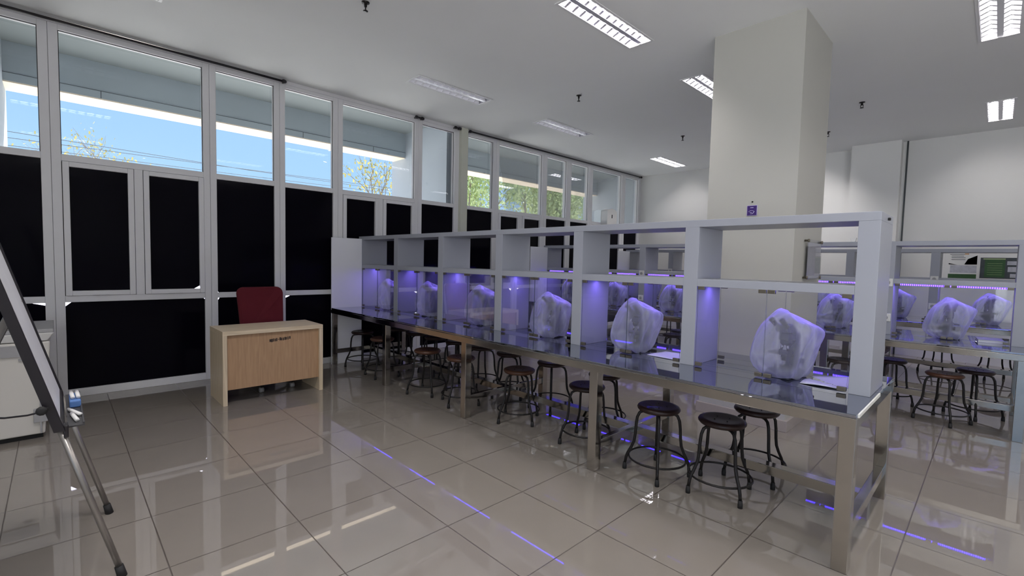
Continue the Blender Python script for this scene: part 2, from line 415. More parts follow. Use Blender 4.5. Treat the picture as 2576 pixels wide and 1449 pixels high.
def tree(x, y, h, cr, n, label, leaf, seed, sp=1.0):
    rnd = random.Random(seed)
    t = thing('tree', label, 'tree', (x,y,-.15), 0, 'trees outside the windows')
    tb = MB(); tips = []
    def br(p, d, L, r, lev):
        pts = [p]; q = p.copy(); dd = d.copy()
        for k in range(4):
            dd = (dd + Vector((rnd.uniform(-.25,.25),rnd.uniform(-.25,.25),rnd.uniform(-.05,.15)))).normalized()
            q = q + dd*L/4; pts.append(q.copy())
        tb.tube(pts, [r*(1-.15*k) for k in range(5)], 5)
        if lev >= 2: tips.extend(pts[2:])
        if lev < 4:
            for k in range(3):
                nd = (dd + Vector((rnd.uniform(-1,1),rnd.uniform(-1,1),rnd.uniform(-.2,.7)))*.85).normalized()
                br(pts[rnd.choice((2,3,4))], nd, L*.72, r*.5, lev+1)
    br(Vector((0,0,0)), Vector((0,0,1)), h*.42, .13, 0)
    tb.build('trunk', M_bark, t)
    lf = MB()
    for k in range(n):
        c = rnd.choice(tips) + Vector((rnd.gauss(0,.42),rnd.gauss(0,.42),rnd.gauss(0,.32)))*sp
        a = rnd.uniform(.035,.085)*sp
        E = Euler((rnd.uniform(0,6),rnd.uniform(0,6),rnd.uniform(0,6))).to_matrix()
        lf.quad(*[c + E @ Vector(v) for v in ((-a,-a*.5,0),(a,-a*.5,0),(a,a*.5,0),(-a,a*.5,0))])
    lf.build('foliage', leaf, t)
tree(12.2, 14.5, 7.0, 2, 6500, 'broad feathery green tree behind the first windows past the cream pillar', M_leaf, 3)
tree(16.2, 15.2, 7.2, 2, 7000, 'large bare-branched green tree in the middle of the far windows', M_leaf, 5)
tree(20.0, 16.0, 6.6, 2, 6000, 'green tree seen through the farthest windows beside the outer wall', M_leaf, 8)
tree(11.6, 21.0, 6.0, 2, 500, 'thin yellow-leaved treetop beside the outer wall left of the cream pillar', M_leafy, 11)
tree(2.6, 34, 8.0, 2, 420, 'faint yellow treetop low in the large left window', M_leafy, 13)
for k,(za,zb) in enumerate(((6.0,6.35),(6.3,6.75),(6.9,6.1))):
    o = MB().tube([(-12,30,za),(8,30,za*.5+zb*.5-.12),(45,30,zb)], .014, 5).build('power_line', M_joint)
    tag(o, ('lowest','middle','topmost')[k]+' thin dark power line across the sky low in the left windows', 'cable', 'power lines outside')

# ------------------------------------------------------------------ ceiling fixtures
EN = [0,0,0,11, 26,15,12,24, 28,18,5,9, 30,17,2,3]
def fixture(x0,x1,y0,y1,lit,label,group,en=12):
    t = thing('ceiling_light', label, 'ceiling light', (x0,y0,H), 0, group)
    L = x1-x0; D = y1-y0
    f = MB(); e = .018
    f.box(-.006,L+.006,-.006,e,-.006,.004); f.box(-.006,L+.006,D-e,D+.006,-.006,.004); f.box(-.006,e,e,D-e,-.006,.004); f.box(L-e,L+.006,e,D-e,-.006,.004)
    f.build('frame', M_ffr, t)
    h = MB()
    h.quad((0,0,.10),(L,0,.10),(L,D,.10),(0,D,.10)); h.quad((0,0,0),(L,0,0),(L,0,.1),(0,0,.1)); h.quad((0,D,0),(L,D,0),(L,D,.1),(0,D,.1))
    h.quad((0,0,0),(0,D,0),(0,D,.1),(0,0,.1)); h.quad((L,0,0),(L,D,0),(L,D,.1),(L,0,.1))
    h.build('reflector', M_refl if not lit else M_ffr, t)
    lv = MB()
    # central spine and curved cross blades
    for (ya,yb) in ((.02,D/2),(D/2,D-.02)):
        n = 11
        for k in range(1,n):
            xx = L*k/n; m = (ya+yb)/2
            for (p,q,zp,zq) in ((ya,m,.004,.030),(m,yb,.030,.004)):
                lv.add([(xx-.014,p,zp),(xx+.014,p,zp),(xx+.003,p,zp+.035),(xx-.003,p,zp+.035),(xx-.014,q,zq),(xx+.014,q,zq),(xx+.003,q,zq+.022),(xx-.003,q,zq+.022)],
                       [(0,1,2,3),(4,7,6,5),(0,4,5,1),(1,5,6,2),(2,6,7,3),(3,7,4,0)])
    lv.hexa([(.02,D/2-.022,.004),(L-.02,D/2-.022,.004),(L-.02,D/2+.022,.004),(.02,D/2+.022,.004)], [(.02,D/2-.004,.05),(L-.02,D/2-.004,.05),(L-.02,D/2+.004,.05),(.02,D/2+.004,.05)])
    for ya,yb in ((.018,.022),(D-.022,D-.018)): lv.box(.02,L-.02,ya,yb,.004,.05)
    lv.build('louver', M_louv if lit else M_louvglow, t)
    for yy in (D*.27, D*.73):
        MB().tube([(.03,yy,.068),(L-.03,yy,.068)], .013, 8).build('tube', M_tube if lit else M_tubeoff, t)
    if lit:
        for yy in (D*.27, D*.73):
            li = bpy.data.lights.new('tube_light', 'AREA'); li.shape = 'RECTANGLE'; li.size = L-.06; li.size_y = .035
            li.energy = en; li.color = (1,.95,.93)
            lo = bpy.data.objects.new('tube_light', li); COL.objects.link(lo); lo.parent = t; lo.location = (L/2, yy, .052)
    return t
FL = ['unlit recessed louvred light at the top left edge of the ceiling',
 'unlit recessed louvred light nearest the windows, left of the other unlit ones',
 'unlit recessed louvred light in the middle of the window-side row',
 'small far lit louvred ceiling light beside the end wall near the windows',
 'lit recessed louvred light overhead on the left',
 'large lit recessed louvred light in front of the column, top centre',
 'lit recessed louvred light partly hidden behind the column',
 'lit recessed louvred light hidden beyond the column',
 'lit recessed louvred light straight overhead','lit recessed louvred light overhead to the right',
 'bright recessed louvred light cut by the top right corner',
 'bright recessed louvred light above the right end wall']
for k,f in enumerate(FIX):
    lab = FL[k] if k < len(FL) else 'lit recessed louvred light in the back row, fixture %s from the left' % ('first','second','third','fourth')[k-12]
    fixture(*f, lab, 'recessed louvred ceiling lights', EN[k])
SP = [(2.03,4.05,'small dark ceiling sprinkler at the top edge left of the big lit fixture'),
      (5.15,4.09,'dark ceiling sprinkler between the unlit lights and the column'),
      (7.93,1.41,'dark ceiling sprinkler to the right of the column'),
      (7.96,3.98,'far ceiling sprinkler just left of the column'),
      (9.27,2.09,'tiny ceiling sprinkler touching the right edge of the column')]
for x,y,lab in SP:
    t = thing('sprinkler', lab, 'sprinkler', (x,y,H), random.uniform(0,3), 'ceiling sprinklers')
    MB().lathe([(.035,0),(.035,-.006),(.014,-.010),(.012,-.04),(.006,-.042)], n=14).build('escutcheon', M_leg, t)
    f = MB(); f.tube([(-.012,0,-.03),(-.016,0,-.055),(-.005,0,-.075)], .004, 6); f.tube([(.012,0,-.03),(.016,0,-.055),(.005,0,-.075)], .004, 6)
    f.lathe([(.022,-.078),(.022,-.074)], n=12); f.build('deflector', M_leg, t)

# ------------------------------------------------------------------ benches
TZ = .80
def lab_table(x0, ya, yb, label, legs, rearw=1.18):
    t = thing('lab_table', label, 'table', (x0, ya, 0))
    Lb = yb-ya; x1 = rearw; xm = .612
    MB().box(0,xm-.003,0,Lb,TZ-.018,TZ).build('tabletop', M_top, t, bevel=.004)
    MB().box(xm+.003,x1,0,Lb,TZ-.018,TZ).build('tabletop', M_top, t, bevel=.004)
    MB().box(.02,xm-.01,-.006,.001,TZ-.016,TZ+.002).build('edge_strip', M_edge, t)
    for (a,b) in ((.0,.012),(x1-.012,x1)):
        MB().box(a,b,.0,Lb,.725,TZ-.018).build('apron', M_steel, t, bevel=.003)
    for (a,b) in ((.003,.012),(Lb-.012,Lb-.003)):
        MB().box(.012,x1-.012,a,b,.725,TZ-.018).build('apron', M_steel, t)
    lw = .07
    for yy in legs:
        y = yy-ya
        for xa in (.005, x1-lw-.005):
            MB().box(xa,xa+lw,y,y+lw,0,TZ-.02).build('leg', M_steel, t, bevel=.003)
        MB().box(.005+lw,x1-lw-.005,y+.012,y+.057,.155,.215).build('cross_rail', M_steel, t, bevel=.003)
        MB().box(.012,x1-.012,y+.01,y+.06,.735,TZ-.02).build('top_rail', M_steel, t)
    MB().box(.555,.635,legs[0]-ya+.057,legs[-1]-ya+.012,.150,.212).build('long_rail', M_steel, t, bevel=.003)
    return t

def door_mesh(w, h):
    d = MB(); t = .005
    vs = [(-t/2,0,0),(t/2,0,0),(t/2,w,0),(-t/2,w,0),(-t/2,0,h),(t/2,0,h),(t/2,w,h),(-t/2,w,h)]
    d.add(vs, [(1,2,6,5),(3,0,4,7)], 0); d.add(vs, [(0,3,2,1),(4,5,6,7),(0,1,5,4),(2,3,7,6)], 1)
    return d
LEDW = 2.2
def shelf_unit(x0, c0, pitch, nb, label, sockets=(), lx=.200, lz=1.353):
    """x0 = front plane, c0 = centre of first divider"""
    D = .40; top = 1.82
    t = thing('shelf_unit', label, 'shelf unit', (x0, c0, TZ))
    y_end = pitch*nb
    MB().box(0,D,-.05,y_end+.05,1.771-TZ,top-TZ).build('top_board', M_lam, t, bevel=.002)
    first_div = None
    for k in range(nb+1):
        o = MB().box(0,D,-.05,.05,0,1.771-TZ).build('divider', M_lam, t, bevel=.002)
        o.location = (0,pitch*k,0)
    cw = pitch-.10
    msh = None; protos = []
    dw = (cw-.02)/2; dh = 1.352-.818
    for k in range(nb):
        y = pitch*k+.05
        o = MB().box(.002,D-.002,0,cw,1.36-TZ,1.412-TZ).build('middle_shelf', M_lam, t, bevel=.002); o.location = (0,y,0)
        o = MB().box(lx,lx+.008,.015,cw-.015,lz-TZ,1.36-TZ).build('led_strip', M_led, t); o.location = (0,y,0)
        li = bpy.data.lights.new('violet_light', 'AREA'); li.shape = 'RECTANGLE'; li.size = .012; li.size_y = cw-.06; li.energy = LEDW; li.color = (.27,.17,1)
        lo = bpy.data.objects.new('violet_light', li); COL.objects.link(lo); lo.parent = t; lo.location = (lx+.004, y+cw/2, lz-.0012-TZ); lo.visible_glossy = False
        if not protos:
            for (px, py, sgn) in ((.006,.008,1),(.006,.012+dw,1),(D-.006,.008,-1),(D-.006,.012+dw,-1)):
                d = door_mesh(dw, dh).build('glass_door', [M_glass, M_gedge], t); d.location = (px,y+py,.018)
                for (cy, cz) in ((.002,-.010),(dw-.047,-.010),(.002,dh-.014),(dw-.047,dh-.014)):
                    MB().box(-.010,.010,cy,cy+.045,cz,cz+.024).build('clamp', M_clamp, d, bevel=.002)
                protos.append(d)
        else:
            for d in protos:
                c = copy_tree(d, t); c.location = d.location + Vector((0,pitch*k,0))
    if True:
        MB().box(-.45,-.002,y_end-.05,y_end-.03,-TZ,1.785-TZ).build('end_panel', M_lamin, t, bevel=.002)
    for (k,z) in sockets:
        s = MB().box(-.012,0,-.043,.043,z-.043,z+.043).build('socket', M_white, t, bevel=.004); s.location = (0,pitch*k,-TZ)
        MB().lathe([(.022,0),(.022,.003),(.016,.004)], (-.012,pitch*k,z-TZ), 16, M=Matrix.Rotation(-PI/2,4,'Y')).build('socket_well', M_greyp, t)
    return t
T1 = lab_table(2.75, .43, 6.50, 'long stainless steel lab table nearest the camera, its end legs at the right', [.432,1.942,3.445,4.955,6.42])
S1 = shelf_unit(3.20, .5, 1.0, 6, 'white open shelf unit with glass cabinets standing on the nearest steel table')
T2 = lab_table(6.10, -.27, 5.90, 'stainless steel lab table in the middle row behind the column', [-.24,1.26,2.76,4.26,5.79])
S2 = shelf_unit(6.56, -.18, 1.01, 6, 'white shelf unit with glass cabinets on the middle steel table, beside the column', [(4,1.37),(4,.985),(1,1.37),(1,.985)], .022, 1.344)
T3 = lab_table(8.45, -.42, 5.60, 'stainless steel lab table in the farthest row by the poster wall', [-.38,1.12,2.62,4.12,5.50])
S3 = shelf_unit(8.90, -.38, .995, 6, 'white shelf unit with glass cabinets on the farthest steel table', [(1,1.395),(1,1.01),(5,1.395)], .022, 1.344)

MB().box(.20,.225,-.062,-.05,1.785-TZ,1.80-TZ).build('latch', M_rub, S1, bevel=.002)
ck = thing('shelf_clip', 'small white clip standing on the top board of the middle shelf unit', 'clip', (6.64,1.18,1.82))
MB().hexa([(-.02,-.018,0),(.02,-.018,0),(.02,.018,0),(-.02,.018,0)],[(-.02,-.030,.05),(.02,-.030,.05),(.02,.030,.05),(-.02,.030,.05)]).build('clip_body', M_white, ck, bevel=.004)
# ------------------------------------------------------------------ stools
def make_stool(seatm):
    t = thing('lab_stool', 'stool', 'stool')
    s = MB(); s.lathe([(.02,.452),(.118,.452),(.138,.458),(.148,.470),(.150,.478),(.145,.488),(.132,.495),(.115,.4945),(.06,.490),(.01,.488)], n=32)
    s.build('seat', seatm, t)
    sc_ = MB()
    for k in range(4):
        a = k*PI/2+PI/4; sc_.lathe([(.004,.490),(.004,.494)], (.055*math.cos(a),.055*math.sin(a),0), 8)
    sc_.build('screw_heads', M_rub, t)
    for k in range(4):
        a = k*PI/2+PI/4; c, n_ = math.cos(a), math.sin(a)
        prof = [(.06,.445),(.105,.443),(.130,.430),(.145,.395),(.152,.34),(.156,.27),(.163,.215),(.180,.17),(.205,.12),(.216,.085),(.222,.045)]
        lg = MB().tube([(r*c,r*n_,z) for r,z in prof], .0105, 8).build('leg', M_leg, t)
        MB().lathe([(.015,0),(.0155,.02),(.0125,.048)], (.224*c,.224*n_,0), 12).build('rubber_foot', M_rub, lg)
    MB().tube([(.198*math.cos(2*PI*k/32),.198*math.sin(2*PI*k/32),.112) for k in range(32)], .007, 6, closed=True).build('foot_ring', M_leg, t)
    return t
st_d = make_stool(M_seat); st_b = make_stool(M_seatb)
used = {'d':0,'b':0}
def put_stool(x, y, rz, kind, label, group):
    p = st_d if kind == 'd' else st_b
    if not used[kind]:
        used[kind] = 1; p.location = (x,y,0); p.rotation_euler = (0,0,rz); tag(p, label, 'stool', group); return
    dup(p, (x,y,0), rz, label, group)
ORD = ['first','second','third','fourth','fifth','sixth','seventh','eighth','ninth','tenth']
R_ = math.radians
front = [(3.157,1.218,55,'d'),(3.09,1.64,30,'d'),(3.16,2.33,57,'d'),(3.13,3.10,80,'b'),(3.04,3.88,20,'b'),(2.99,4.43,70,'b'),(2.98,5.44,40,'b'),(3.04,6.10,65,'d')]
for k,(x,y,a,kd) in enumerate(front):
    put_stool(x,y,R_(a-45),kd,'%s stool from the near end in the front row under the nearest table' % ORD[k].capitalize(), 'stools along the front of the nearest table')
rear = [(3.60,1.15,50,'d'),(3.62,2.47,75,'d'),(3.62,3.12,40,'d'),(3.62,3.74,80,'d'),(3.62,4.22,35,'d'),(3.62,4.70,60,'d'),(3.60,5.14,50,'d'),(3.60,5.60,30,'d'),(3.60,6.08,62,'d')]
for k,(x,y,a,kd) in enumerate(rear):
    put_stool(x,y,R_(a-45),kd,'%s dark stool from the near end along the back of the nearest table' % ORD[k].capitalize(), 'stools behind the nearest table')
mid = [(6.35,.31,-25,'b'),(6.84,.10,-38,'d'),(6.83,.79,30,'d')]
ML = ['brown-rimmed stool in front of the middle steel table at the right edge','dark stool just right of and behind the brown-rimmed one by the middle table','dark stool half hidden by the right end of the nearest shelf unit']
for k,(x,y,a,kd) in enumerate(mid): put_stool(x,y,R_(a),kd,ML[k],'stools at the middle table')
for k,(x,y,a) in enumerate([(6.34,1.17,20),(6.38,2.05,50),(6.36,2.75,70),(6.5,3.27,30),(6.38,4.1,10),(6.36,4.9,60)]):
    put_stool(x,y,R_(a),'d','%s dark stool from the right beyond the column, along the front of the middle table' % ORD[k].capitalize(),'stools at the middle table')
for k,(x,y,a) in enumerate([(7.0,1.7,20),(6.98,2.5,50),(7.0,3.4,70),(6.98,4.3,30)]):
    put_stool(x,y,R_(a),'d','%s dark stool from the right along the back of the middle table' % ORD[k].capitalize(),'stools at the middle table')
for k,(x,y,a) in enumerate([(9.46,-.05,20),(9.42,.55,65),(9.4,1.4,70),(8.75,2.2,30),(8.7,3.1,10),(8.75,4.5,60)]):
    put_stool(x,y,R_(a),'d','%s dark stool from the right at the farthest steel table' % ORD[k].capitalize(),'stools at the farthest table')

# ------------------------------------------------------------------ microscopes and plastic covers
def make_scope():
    t = thing('microscope', 'microscope', 'microscope')
    MB().hexa([(-.11,-.085,0),(.11,-.085,0),(.11,.085,0),(-.11,.085,0)], [(-.09,-.07,.05),(.10,-.07,.05),(.10,.07,.05),(-.09,.07,.05)]).build('base', M_scope, t, bevel=.012, seg=3)
    ar = MB(); ar.hexa([(.05,-.035,.045),(.10,-.035,.045),(.10,.035,.045),(.05,.035,.045)], [(.06,-.03,.25),(.105,-.03,.25),(.105,.03,.25),(.06,.03,.25)])
    ar.hexa([(-.045,-.035,.235),(.105,-.035,.235),(.105,.035,.235),(-.045,.035,.235)], [(-.04,-.032,.285),(.10,-.032,.285),(.10,.032,.285),(-.04,.032,.285)])
    ar.build('arm', M_scope, t, bevel=.008)
    st = MB().box(-.075,.06,-.075,.075,.145,.160).build('stage', M_scoped, t, bevel=.003)
    MB().lathe([(.012,.10),(.026,.105),(.026,.143),(.012,.145)], (-.01,0,0), 16).build('condenser', M_scoped, t)
    MB().lathe([(.018,.051),(.024,.052),(.024,.070),(.015,.072)], (-.01,0,0), 16).build('lamp_housing', M_scoped, t)
    MB().lathe([(.026,.205),(.034,.215),(.034,.236),(.02,.238)], (-.01,0,0), 20).build('nosepiece', M_scoped, t)
    for k in range(3):
        a = k*2*PI/3
        MB().tube([(-.01+.018*math.cos(a),.018*math.sin(a),.21),(-.01+.026*math.cos(a),.026*math.sin(a),.168)], [.010,.007], 10).build('objective', M_steel, t)
    MB().hexa([(-.06,-.045,.285),(.05,-.045,.285),(.05,.045,.285),(-.06,.045,.285)], [(-.085,-.038,.335),(.01,-.038,.345),(.01,.038,.345),(-.085,.038,.335)]).build('head', M_scope, t, bevel=.012, seg=3)
    for s in (-1,1):
        MB().tube([(-.06,.030*s,.325),(-.115,.034*s,.365),(-.125,.034*s,.372)], [.015,.015,.018], 12).build('eyepiece', M_scoped, t)
        MB().tube([(.078,.03*s,.10),(.078,.065*s,.10)], .020, 16).build('focus_knob', M_scoped, t)
    return t
def make_cover(seed, lean=-.07, tall=.425):
    """a loose frosted plastic bag: rings of a superellipse, pulled to a slanting crease on top"""
    rnd = random.Random(seed)
    #      z     yc     half y   xc    half x
    lv0 = [(.004,-.10,.11,.12),(.03,-.12,.165,.145),(.075,-.135,.205,.16),(.13,-.150,.200,.165),(.19,-.168,.188,.16),(.25,-.188,.165,.155),
           (.31,-.207,.140,.145),(.352,-.210,.105,.128),(.385,-.190,.072,.095),(.408,-.125,.05,.055),(.425,-.06,.030,.018)]
    lv = [(z,(a+b)/2,(b-a)/2,-.01-.03*z/.42,hx) for z,a,b,hx in lv0]
    n = 96; m = MB(); ph = [rnd.uniform(0,6.28) for _ in range(8)]
    vs = []
    for i,(z,yc,hy,xc,hx) in enumerate(lv):
        u = i/(len(lv)-1)
        for k in range(n):
            a = 2*PI*k/n
            e = .72
            cx = math.copysign(abs(math.cos(a))**e, math.cos(a)); sy = math.copysign(abs(math.sin(a))**e, math.sin(a))
            w = 1 + .035*math.sin(5*a+ph[0]+2.2*u) + .03*math.sin(9*a+ph[1]-3*u) + .018*math.sin(14*a+ph[2]+6*u)
            if u < .12: w += .05*math.sin(7*a+ph[3])
            cre = (1-abs(math.sin(2.5*a+ph[4]+1.8*u)))**4*.055 + (1-abs(math.sin(4.5*a+ph[6]-2.6*u)))**5*.05 + (1-abs(math.sin(1.5*a+ph[7]+4.5*u)))**6*.05
            w -= cre*(1 if u < .85 else .4)
            fold = 0
            y = yc + hy*sy*w*(1-fold); x = xc + hx*cx*w
            zz = z*tall/.42 + (.020*math.sin(a*1-.6)*u - .055*u*u*max(0,-(y-yc)/max(hy,.01))*.9)
            zz = max(zz, .002)
            if i == 0: zz = .002 + .012*max(0,math.sin(3*a+ph[5]))
            vs.append((x, y + lean*(u-.5)*.0, zz))
    fs = []
    for i in range(len(lv)-1):
        for k in range(n):
            fs.append((i*n+k, i*n+(k+1)%n, (i+1)*n+(k+1)%n, (i+1)*n+k))
    L = len(lv)-1
    top = len(vs); c = Vector((0,0,0))
    for k in range(n): c += Vector(vs[L*n+k])/n
    vs.append((c.x, c.y, c.z+.001))
    for k in range(n): fs.append((L*n+k, L*n+(k+1)%n, top))
    m.add(vs, fs, 0, True)
    o = m.build('dust_cover', M_plastic)
    sb = o.modifiers.new('sub', 'SUBSURF'); sb.levels = 1; sb.render_levels = 1
    return o
scope = make_scope()
covers = [make_cover(s, tall=tl) for s,tl in ((1,.425),(2,.42),(3,.41))]
cu = [0,0,0]; su = 0
def station(x, y, rz, var, lab, grp):
    global su
    ml = 'grey microscope in the ' + lab; cl = 'frosted plastic cover in the ' + lab
    if not su:
        su = 1; scope.location = (x,y,TZ); scope.rotation_euler = (0,0,rz); tag(scope, ml, 'microscope', grp+' microscopes')
    else: dup(scope, (x,y,TZ), rz, ml, grp+' microscopes')
    p = covers[var]
    if not cu[var]: cu[var] = 1; c = p
    else: c = p.copy(); COL.objects.link(c)
    c.location = (x,y,TZ); c.rotation_euler = (0,0,rz*.4); tag(c, cl, 'dust cover', grp+' dust covers')
for k,y in enumerate((.925,2.02,2.93,3.93,4.94,5.93)):
    station(3.395,y,(-.25,.1,.2,-.1,.15,0)[k],k%3,'%s compartment from the near end of the nearest table' % ORD[k],'nearest table')
for k,y in enumerate((.33,1.33,2.35,3.42,4.45,5.38)):
    station(6.76,y,(.2,-.2,.1,0,.2,.1)[k],(k+1)%3,'%s compartment from the right end of the middle table' % ORD[k],'middle table')
for k,y in enumerate((.05,1.02,2.1,3.1,4.1,5.1)):
    station(9.10,y,(.2,-.1,.1,.2,0,.1)[k],(k+2)%3,'%s compartment from the right end of the farthest table' % ORD[k],'farthest table')

# papers
def sheet(pts, z, name, label, cat, curl=.02, th=.004):
    m = MB(); n = 8
    A,B,C_,D_ = [Vector((p[0],p[1],z)) for p in pts]
    vs = []
    for s in (0,1):
        for i in range(n+1):
            for j in range(n+1):
                u,v = i/n, j/n
                p = A*(1-u)*(1-v)+B*u*(1-v)+C_*u*v+D_*(1-u)*v
                p = p + Vector((0,0,curl*(u**3)*(v**2) + .004*math.sin(6*u+3*v)*curl/.02 + th*(1-s) + .001))
                vs.append(p)
    N = (n+1)**2; fs = []
    for i in range(n):
        for j in range(n):
            a = i*(n+1)+j; fs.append((a,a+n+1,a+n+2,a+1)); fs.append((N+a,N+a+1,N+a+n+2,N+a+n+1))
    for i in range(n):
        fs.append((i,i+1,N+i+1,N+i)); b = n*(n+1); fs.append((b+i+1,b+i,N+b+i,N+b+i+1))
        fs.append(((i+1)*(n+1),i*(n+1),N+i*(n+1),N+(i+1)*(n+1))); fs.append((i*(n+1)+n,(i+1)*(n+1)+n,N+(i+1)*(n+1)+n,N+i*(n+1)+n))
    return tag(m.add(vs, fs, 0, True).build(name, M_paper), label, cat)
sheet([(3.24,.80),(3.54,.80),(3.52,.575),(3.25,.575)], TZ, 'paper_sheets', 'white paper sheets lying beside the nearest covered microscope', 'paper', .035)
sheet([(3.28,1.86),(3.54,1.84),(3.52,1.60),(3.27,1.62)], TZ, 'paper_sheets', 'white paper sheets in the second glass compartment of the nearest table', 'paper', .01)
bk = thing('book', 'white-paged closed book lying on the middle table at the right edge', 'book', (6.80,.02,TZ), .1)
MB().box(-.13,.13,-.09,.09,.003,.028).build('pages', M_paper, bk)
c = MB(); c.box(-.135,.135,-.095,.095,0,.003); c.box(-.135,.135,-.095,.095,.028,.031); c.build('book_cover', M_lav, bk)
# ------------------------------------------------------------------ desk and chair
dk = thing('desk', 'pale oak laminate desk with brown front panel before the dark windows', 'desk', (1.155,5.26,0))
MB().box(0,.99,0,.53,.705,.747).build('desktop', M_desk, dk, bevel=.002)
for x in (0,.95): MB().box(x,x+.04,0,.53,0,.705).build('side_panel', M_deskv, dk, bevel=.002)
MB().box(.04,.95,.03,.046,.150,.705).build('front_panel', M_panel, dk)
stk = MB(); rr = random.Random(2)
for k in range(13):
    xx = .438+k*.0165; 
    if k == 5: stk.box(xx,xx+.012,.0288,.030,.352+.265,.358+.265); continue
    h0 = .338+.26+rr.uniform(-.004,.002)+k*.0012
    stk.box(xx,xx+rr.uniform(.008,.015),.0288,.030,h0,h0+rr.uniform(.028,.036))
stk.build('inked_marking', M_dark, dk)

ch = thing('office_chair', 'dark red upholstered office chair with pale shell behind the desk', 'chair', (1.74,5.93,0), .06)
def slab(w0, w1, z0, z1, y0, y1, th, n=14, rad=.07):
    """upright rounded cushion"""
    m = MB(); out = []
    pts = []
    def corner(cx, cz, a0, a1, r):
        for k in range(5):
            a = a0+(a1-a0)*k/4; pts.append((cx+r*math.cos(a), cz+r*math.sin(a)))
    corner(w1/2-rad, z1-rad, 0, PI/2, rad); corner(-w1/2+rad, z1-rad, PI/2, PI, rad)
    corner(-w0/2+rad*.6, z0+rad*.6, PI, 1.5*PI, rad*.6); corner(w0/2-rad*.6, z0+rad*.6, 1.5*PI, 2*PI, rad*.6)
    N = len(pts); vs = []
    for (s, yy) in ((.96,-th/2),(1,-th/4),(1,th/4),(.97,th/2)):
        for (x,z) in pts:
            u = (z-z0)/(z1-z0); zc = (z0+z1)/2
            vs.append((x*s, y0+(y1-y0)*u + yy + .03*(1-(2*x/w1)**2)*(1 if yy<0 else .9), zc+(z-zc)*s))
    fs = []
    for i in range(3):
        for k in range(N): fs.append((i*N+k, i*N+(k+1)%N, (i+1)*N+(k+1)%N, (i+1)*N+k))
    fs.append(tuple(range(N))[::-1]); fs.append(tuple(range(3*N,4*N)))
    m.add(vs, fs, 0, False); return m
slab(.46,.51,.52,1.135,.06,.16,.05).build('backrest', M_red, ch, bevel=.008)
bs = slab(.46,.50,.50,1.125,.10,.20,.03).build('back_shell', M_shell, ch, bevel=.006); bs.location = (.022,0,.004)
MB().box(-.24,.24,-.36,.08,.43,.50).build('seat', M_red, ch, bevel=.03, seg=4)
MB().tube([(0,.05,.42),(0,.16,.46),(0,.19,.60)], .018, 8).build('back_bracket', M_rub, ch)
MB().lathe([(.03,.09),(.03,.25),(.018,.25),(.018,.42),(.06,.43)], (0,-.12,0), 16).build('gas_column', M_rub, ch)
sb = MB()
for k in range(5):
    a = k*2*PI/5+.3; sb.tube([(0,-.12,.10),(.28*math.cos(a),-.12+.28*math.sin(a),.065)], [.025,.015], 8)
sb.build('star_base', M_rub, ch)
for k in range(5):
    a = k*2*PI/5+.3
    MB().tube([(.28*math.cos(a)-.02,-.12+.28*math.sin(a),.027),(.28*math.cos(a)+.02,-.12+.28*math.sin(a),.027)], .027, 14).build('caster', M_greyp, ch)

# ------------------------------------------------------------------ easel whiteboard
ez = thing('whiteboard_easel', 'black-framed whiteboard on a tubular easel seen edge-on at the left', 'whiteboard', (.185,2.75,0))
def E_(x,y,z): return (x-.185,y-2.75,z)
sl_ = .265   # x per metre of height, leaning back
def bx(z): return .004-(z-.74)*sl_
def board_box(y0,y1,z0,z1,f0,f1,mat,name):
    # f = offset in front of the board plane (+x)
    bot = [E_(bx(z0)+f0,y0,z0),E_(bx(z0)+f1,y0,z0),E_(bx(z0)+f1,y1,z0),E_(bx(z0)+f0,y1,z0)]
    top = [E_(bx(z1)+f0,y0,z1),E_(bx(z1)+f1,y0,z1),E_(bx(z1)+f1,y1,z1),E_(bx(z1)+f0,y1,z1)]
    return MB().hexa(bot, top).build(name, mat, ez, bevel=.002)
board_box(2.75,3.47,.76,1.86,-.018,-.002,M_bface,'writing_surface')
board_box(2.725,2.75,.735,1.885,-.030,.006,M_bframe,'frame_side')
board_box(3.47,3.495,.735,1.885,-.030,.006,M_bframe,'frame_side')
board_box(2.75,3.47,.735,.76,-.030,.006,M_bframe,'frame_rail')
board_box(2.75,3.47,1.86,1.885,-.030,.006,M_bframe,'frame_rail')
MB().box(.018-.185,.075-.185,.05,.69,.728,.734).build('marker_tray', M_tray, ez)
MB().box(.069-.185,.075-.185,.05,.69,.734,.744).build('tray_lip', M_tray, ez)
MB().box(.005-.185,.022-.185,-.02,.03,.705,.76).build('clamp_block', M_bframe, ez, bevel=.004)
for yy in (2.752,3.486):
    lg = MB().tube([E_(-.02,yy,.80),E_(.183,yy,.03)], .013, 12).build('leg', M_alu, ez)
    MB().tube([E_(.176,yy,.055),E_(.188,yy,.0)], [.017,.019], 12).build('rubber_foot', M_rub, lg)
for yy in (2.80,3.44):
    lg = MB().tube([E_(-.14,yy,1.25),E_(-.62,yy,.03)], .013, 12).build('rear_leg', M_alu, ez)
    MB().tube([E_(-.612,yy,.055),E_(-.626,yy,0)], [.017,.019], 12).build('rubber_foot', M_rub, lg)
kn = MB(); kn.tube([E_(-.035,2.74,.845),E_(-.055,2.70,.845)], .006, 8); kn.lathe([(.006,-.008),(.018,-.006),(.018,.006),(.006,.008)], E_(-.058,2.695,.845), 10, M=Matrix.Rotation(PI/2,4,'X')); kn.build('knob', M_rub, ez)
cb = MB().tube([(-.06,2.70,.84),(-.10,2.75,.822),(-.17,2.85,.800),(-.28,3.0,.785),(-.45,3.1,.80),(-.62,3.1,.86)], .004, 6).build('cord', M_bframe)
tag(cb, 'thin dark cord running left from the easel knob across the white cabinet', 'cord')
